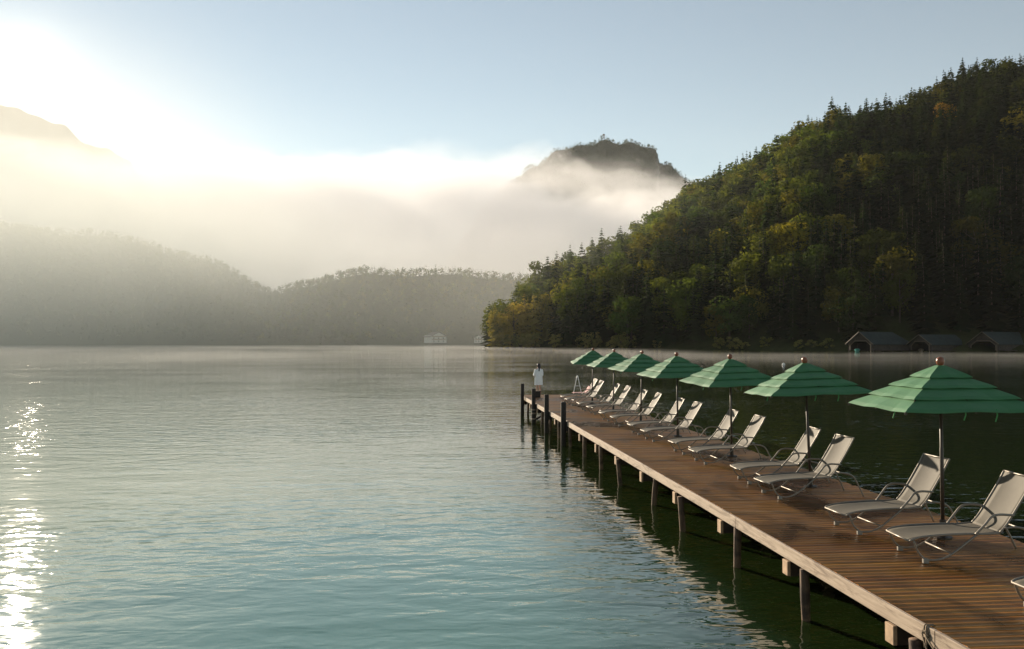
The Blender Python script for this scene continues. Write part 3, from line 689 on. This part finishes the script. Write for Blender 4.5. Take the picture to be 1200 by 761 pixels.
for s in (-1, 1):
    bm = bmesh.new(); bmesh.ops.create_uvsphere(bm, u_segments=8, v_segments=6, radius=.011, matrix=Matrix.Translation((s * .032, .103, 1.59))); obj("eye", bm, M['face'], pp)
    bm = bmesh.new(); bmesh.ops.create_uvsphere(bm, u_segments=8, v_segments=6, radius=.03, matrix=Matrix.Translation((s * .088, .01, 1.575)) @ Matrix.Diagonal((.35, .6, 1, 1))); obj("ear", bm, M['skin'], pp)
bm = bmesh.new(); bmesh.ops.create_cone(bm, segments=8, radius1=.017, radius2=.006, depth=.045, cap_ends=True, matrix=Matrix.Translation((0, .118, 1.567)) @ Matrix.Rotation(.35, 4, 'X')); obj("nose", bm, M['skin'], pp, True)
bm = bmesh.new(); bmesh.ops.create_uvsphere(bm, u_segments=8, v_segments=6, radius=.022, matrix=Matrix.Translation((0, .098, 1.525)) @ Matrix.Diagonal((1, .4, .35, 1))); obj("mouth", bm, M['lips'], pp)

# ------------------------------------------------------------------ boathouses
def make_boathouse(label, px, Z, ang, Wd, Ln, ev, rd, hip):
    x, y = pos(px, Z); b = thing("boathouse", (x, y, 0), label, 'boathouse', None, ang); b.scale = (1, 1, .9)
    # local: gable front at x 0 facing -x, length along +x, width along y
    h_ = Wd / 2
    bm = bmesh.new(); box(bm, .35, Ln, h_ - .2, h_, .6, ev); obj("wall", bm, M['board_wall'], b)
    bm = bmesh.new(); box(bm, .35, Ln, -h_, -h_ + .2, .6, ev); obj("wall", bm, M['board_wall'], b)
    bm = bmesh.new(); box(bm, Ln - .2, Ln, -h_ + .2, h_ - .2, .6, ev); obj("wall", bm, M['board_wall'], b)
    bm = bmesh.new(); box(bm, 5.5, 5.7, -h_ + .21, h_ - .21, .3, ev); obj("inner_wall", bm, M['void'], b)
    # gable infill with an arched opening
    bm = bmesh.new(); ow = h_ - 1.0; oh = ev + .9
    outer = [(-h_, .5), (-h_, ev), (0, rd - .25), (h_, ev), (h_, .5)]
    inner = [(-ow, .5), (-ow, ev - .8), (-ow * .55, oh), (ow * .55, oh), (ow, ev - .8), (ow, .5)]
    for xx0, xx1 in ((.1, .3),):
        polys = [[outer[0], outer[1], inner[1], inner[0]], [outer[1], inner[2], inner[1]], [outer[1], outer[2], inner[2]], [outer[2], inner[3], inner[2]], [outer[2], outer[3], inner[3]], [outer[3], inner[4], inner[3]], [outer[3], outer[4], inner[5], inner[4]]]
        for pl in polys:
            A = [bm.verts.new((xx0, p, q)) for p, q in pl]; B = [bm.verts.new((xx1, p, q)) for p, q in pl]
            bm.faces.new(A); bm.faces.new(B[::-1])
            for q in range(len(A)): bm.faces.new((A[q], A[(q + 1) % len(A)], B[(q + 1) % len(A)], B[q]))
    obj("gable", bm, M['board_wall'], b)
    bm = bmesh.new()
    for p, q in zip(inner, inner[1:]): tube(bm, [(.04, *p), (.04, *q)], .19, 5)
    obj("opening_trim", bm, M['pale_trim'], b)
    bm = bmesh.new()
    for s in (-1, 1): tube(bm, [(-.75, s * (h_ + .5), ev - .45), (-.75, 0, rd - .1)], .17, 5)
    obj("barge_board", bm, M['pale_trim'], b)
    bm = bmesh.new(); o_ = .6; th = .14
    rx1 = Ln - (hip if hip else -o_)
    for s in (-1, 1):
        A = [(-.7, 0, rd), (rx1, 0, rd), (Ln + o_, s * (h_ + o_), ev - .5), (-.7, s * (h_ + o_), ev - .5)]
        va = [bm.verts.new(p) for p in A]; vb = [bm.verts.new((p[0], p[1], p[2] - th)) for p in A]
        bm.faces.new(va); bm.faces.new(vb[::-1])
        for q in range(4): bm.faces.new((va[q], va[(q + 1) % 4], vb[(q + 1) % 4], vb[q]))
    if hip:
        A = [(rx1, 0, rd), (Ln + o_, h_ + o_, ev - .5), (Ln + o_, -h_ - o_, ev - .5)]
        va = [bm.verts.new(p) for p in A]; vb = [bm.verts.new((p[0], p[1], p[2] - th)) for p in A]; bm.faces.new(va); bm.faces.new(vb[::-1])
    obj("roof", bm, M['boat_roof'], b)
    for xx in np.linspace(.4, Ln - .3, 5):
        for s in (-1, 1):
            bm = bmesh.new(); tube(bm, [(xx, s * (h_ - .1), -1), (xx, s * (h_ - .1), .62)], .16, 7); obj("pile", bm, M['dark_wood'], b)
    bm = bmesh.new(); box(bm, 1.0, Ln, -h_ - 1.6, -h_ - .003, .45, .62); obj("walkway", bm, M['under_wood'], b)
    bm = bmesh.new(); tube(bm, [(-2.5, -h_ - .8, -1), (-2.5, -h_ - .8, 3.2)], .14, 7); obj("mooring_pole", bm, M['pale_trim'], b)
    return b
make_boathouse("first boathouse with hipped teal roof and lit arched opening, nearest the open lake", 1008, 318, R(27), 10.5, 23, 3.4, 8.0, 4)
make_boathouse("middle boathouse with small pointed gable between two larger boathouses", 1078, 318, R(26), 9, 21, 3.2, 6.9, 0)
make_boathouse("boathouse with broad pale trimmed opening at the frame edge", 1152, 316, R(27), 11, 25, 3.4, 8.0, 0)
def boat(px, Z, mat, lab):
    x, y = pos(px, Z); e = thing("rowing_boat", (x, y, 0), lab, 'boat', None, R(60))
    bm = bmesh.new(); RR = []
    for i in range(9):
        t = i / 8; wd = 1.0 * math.sin(math.pi * (.12 + .8 * t)) + .02; xx = -2.4 + 4.8 * t; sh = .75 + .35 * abs(t * 2 - 1) ** 2
        RR.append([bm.verts.new(p) for p in ((xx, -wd, sh), (xx, -wd * .7, .1), (xx, 0, -.15), (xx, wd * .7, .1), (xx, wd, sh))])
    for a, b in zip(RR, RR[1:]):
        for q in range(4): bm.faces.new((a[q], a[q + 1], b[q + 1], b[q]))
    bm.faces.new(RR[0]); bm.faces.new(RR[-1][::-1]); obj("hull", bm, mat, e, True)
    bm = bmesh.new()
    A = []
    for i in range(9):
        t = i / 8; wd = 1.0 * math.sin(math.pi * (.12 + .8 * t)) + .04; xx = -2.4 + 4.8 * t; sh = .77 + .35 * abs(t * 2 - 1) ** 2
        A.append([bm.verts.new(p) for p in ((xx, -wd, sh), (xx, 0, sh + .3 * math.sin(math.pi * t)), (xx, wd, sh))])
    for a, b in zip(A, A[1:]):
        for q in range(2): bm.faces.new((a[q], a[q + 1], b[q + 1], b[q]))
    obj("cover", bm, mat, e, True)
boat(1004.5, 318, M['boat_green'], "turquoise covered rowing boat inside the first boathouse opening")
boat(1079, 316, M['pale_trim'], "pale rowing boat moored by the middle boathouse")

# ------------------------------------------------------------------ chalets across the lake
def chalet(px, Z, wd, ln, ev, rd, ang, lab):
    x, y = pos(px, Z); c_ = thing("chalet", (x, y, 2.2), lab, 'house', None, ang); h_ = wd / 2
    bm = bmesh.new(); P_ = [(-h_, 0), (h_, 0), (h_, ev), (0, rd - .3), (-h_, ev)]
    A = [bm.verts.new((p, 0, q)) for p, q in P_]; B = [bm.verts.new((p, ln, q)) for p, q in P_]; bm.faces.new(A); bm.faces.new(B[::-1])
    for q in range(5): bm.faces.new((A[q], A[(q + 1) % 5], B[(q + 1) % 5], B[q]))
    obj("wall", bm, M['stucco'], c_)
    bm = bmesh.new()
    for s in (-1, 1):
        Q = [(0, -1.2, rd), (0, ln + 1, rd), (s * (h_ + 1.2), ln + 1, ev - .6), (s * (h_ + 1.2), -1.2, ev - .6)]
        va = [bm.verts.new(p) for p in Q]; vb = [bm.verts.new((p[0], p[1], p[2] - .25)) for p in Q]; bm.faces.new(va); bm.faces.new(vb[::-1])
        for q in range(4): bm.faces.new((va[q], va[(q + 1) % 4], vb[(q + 1) % 4], vb[q]))
    obj("roof", bm, M['tile'], c_)
    for zz in (2.7, 5.2):
        if zz < ev: bm = bmesh.new(); box(bm, -h_ * .85, h_ * .85, -1.1, -.004, zz, zz + .9); obj("balcony", bm, M['balcony'], c_)
    for zz in (1.0, 3.7, 6.0):
        for xx in (-.6, 0, .6):
            if zz < ev - .5: bm = bmesh.new(); box(bm, xx * h_ - .55, xx * h_ + .55, -.05, -.004, zz, zz + 1.1); obj("window", bm, M['glass'], c_)
    return c_
chalet(514, 762, 15, 14, 6.0, 9.5, R(24), "white gabled chalet on the shore of the low hill")
chalet(561, 768, 8, 10, 4.5, 7.0, R(-15), "pale tall chalet half hidden beside the sunlit gold conifers")
# buoys
for i, (px, py, lab) in enumerate(((918, 427.5, "small white buoy floating in front of the dark boathouses"),)):
    Z = FPX * CAMZ / (py - HOR); x, y = pos(px, Z); e = thing("buoy", (x, y, 0), lab, 'buoy')
    bm = bmesh.new(); lathe(bm, [(.08, -.12), (.22, -.05), (.27, .06), (.22, .17), (.08, .24)], 12); obj("float", bm, M['white'], e, True)
    bm = bmesh.new(); lathe(bm, [(.05, .24), (.05, .3)], 8); obj("knob", bm, M['white'], e)

# ------------------------------------------------------------------ air: haze, fog bank, mist on the water
def vol_box(name, x0, x1, y0, y1, z0, z1, mat, label):
    bm = bmesh.new(); box(bm, x0, x1, y0, y1, z0, z1); o = obj(name, bm, mat); return tag(o, label, None, None, 'stuff')
HAZE_D = .000024
k = NT("haze_air"); k.t.nodes.remove(k.p)
pv = k.n("ShaderNodeVolumePrincipled"); pv.inputs['Color'].default_value = (.93, .95, .95, 1); pv.inputs['Density'].default_value = HAZE_D; pv.inputs['Anisotropy'].default_value = .12
p2 = k.n("ShaderNodeVolumePrincipled"); p2.inputs['Color'].default_value = (.97, .96, .93, 1); p2.inputs['Density'].default_value = HAZE_D * .005; p2.inputs['Anisotropy'].default_value = .962
p3 = k.n("ShaderNodeVolumePrincipled"); p3.inputs['Color'].default_value = (.98, .94, .86, 1); p3.inputs['Density'].default_value = HAZE_D * .002; p3.inputs['Anisotropy'].default_value = .78
ac = k.n("ShaderNodeAddShader"); k.l(p2.outputs[0], ac.inputs[0]); k.l(p3.outputs[0], ac.inputs[1])
ad = k.n("ShaderNodeAddShader"); k.l(pv.outputs[0], ad.inputs[0]); k.l(ac.outputs[0], ad.inputs[1]); k.l(ad.outputs[0], k.out.inputs['Volume'])
vol_box("haze", -3200, 3200, -90, 5100, -2, 1210, k.m, "thin morning haze over the lake")
k = NT("fog_cloud"); k.t.nodes.remove(k.p)
FS = 1.6; sp = k.n("ShaderNodeSeparateXYZ"); k.l(k.coord((1 / FS, 1 / FS, 1 / FS)), sp.inputs[0])
na = k.noise(k.coord((1 / 336, 1 / 336, 1 / 208)), 1, 2, .5, .2); nb = k.noise(k.coord((1 / 90, 1 / 90, 1 / 62), loc=(3, 5, 1)), 1, 4, .6, .3)
zz = k.math('ADD', sp.outputs[2], k.math('MULTIPLY', k.math('SUBTRACT', na, .5), 95)); zz = k.math('ADD', zz, k.math('MULTIPLY', k.math('SUBTRACT', nb, .5), 85))
zz = k.math('ADD', zz, k.remap(sp.outputs[0], 60, 330, 0, 34, True)); top = k.remap(zz, 232, 258, 1, 0, True); bot = k.remap(zz, 10, 60, .3, 1, True)
d = k.math('MULTIPLY', top, bot)
ex = k.remap(sp.outputs[1], 1080, 1160, 0, 1, True); d = k.math('MULTIPLY', d, ex)
d = k.math('MULTIPLY', d, k.remap(nb, .3, .6, .4, 1.0)); d = k.math('MULTIPLY', d, k.remap(sp.outputs[0], -520, -80, 1.15, 1, True)); d = k.math('MULTIPLY', d, .0082)
veil = k.math('MULTIPLY', k.remap(sp.outputs[0], -520, -180, 1, 0, True), k.remap(sp.outputs[2], 300, 500, 1, 0, True)); d = k.math('ADD', d, k.math('MULTIPLY', veil, .00035))
pv = k.n("ShaderNodeVolumePrincipled"); pv.inputs['Color'].default_value = (.998, .988, 1.0, 1); pv.inputs['Anisotropy'].default_value = 0.05; k.l(d, pv.inputs['Density'])
k.l(pv.outputs[0], k.out.inputs['Volume']); k.m.cycles.volume_step_rate = 3
vol_box("fog", -1900, 1000, 1710, 2370, .05, 815, k.m, "thick cream coloured fog bank lying across the valley")
k = NT("water_mist"); k.t.nodes.remove(k.p)
tc = k.n("ShaderNodeTexCoord"); sp = k.n("ShaderNodeSeparateXYZ"); k.l(tc.outputs['Object'], sp.inputs[0])
na = k.noise(k.coord((1 / 45, 1 / 80, 1 / 2)), 1, 3, .6)
d = k.math('MULTIPLY', k.remap(na, .38, .7, .1, 1), k.remap(sp.outputs[2], .15, .95, 1, 0, True)); d = k.math('MULTIPLY', d, k.remap(sp.outputs[1], 100, 220, 0, 1, True)); rt_ = k.math('MAXIMUM', k.remap(sp.outputs[0], 40, 120, 1, 0, True), k.remap(sp.outputs[1], 215, 275, 1, 0, True)); d = k.math('MULTIPLY', d, rt_); d = k.math('MULTIPLY', d, .0055)
pv = k.n("ShaderNodeVolumePrincipled"); pv.inputs['Color'].default_value = (.98, .96, .94, 1); pv.inputs['Anisotropy'].default_value = .3; k.l(d, pv.inputs['Density'])
k.l(pv.outputs[0], k.out.inputs['Volume']); k.m.cycles.volume_step_rate = 3
vol_box("mist", -640, 560, 110, 790, .03, 1.0, k.m, "low steaming mist on the far water")

k = NT("valley_mist_air"); k.t.nodes.remove(k.p)
tc = k.n("ShaderNodeTexCoord"); sp = k.n("ShaderNodeSeparateXYZ"); k.l(tc.outputs['Object'], sp.inputs[0])
na = k.noise(k.coord((1 / 240, 1 / 240, 1 / 120)), 1, 2, .5)
d = k.math('MULTIPLY', k.remap(na, .3, .7, .5, 1), k.remap(sp.outputs[2], k.remap(sp.outputs[0], -330, 0, 90, 5), k.remap(sp.outputs[0], -330, 0, 258, 150), 1, 0, True))
d = k.math('MULTIPLY', d, k.remap(sp.outputs[1], 390, 600, 0, 1, True)); d = k.math('MULTIPLY', d, k.remap(sp.outputs[0], 50, 330, 1, 0, True)); d = k.math('MULTIPLY', d, k.remap(sp.outputs[0], -330, 0, 2.6, 1, True)); d = k.math('MULTIPLY', d, .00125)
pv = k.n("ShaderNodeVolumePrincipled"); pv.inputs['Color'].default_value = (.90, .93, .90, 1); pv.inputs['Anisotropy'].default_value = .25; k.l(d, pv.inputs['Density'])
k.l(pv.outputs[0], k.out.inputs['Volume']); k.m.cycles.volume_step_rate = 4
vol_box("valley_mist", -1150, 335, 385, 1090, .06, 260, k.m, "milky morning air under the fog on the sunny side")
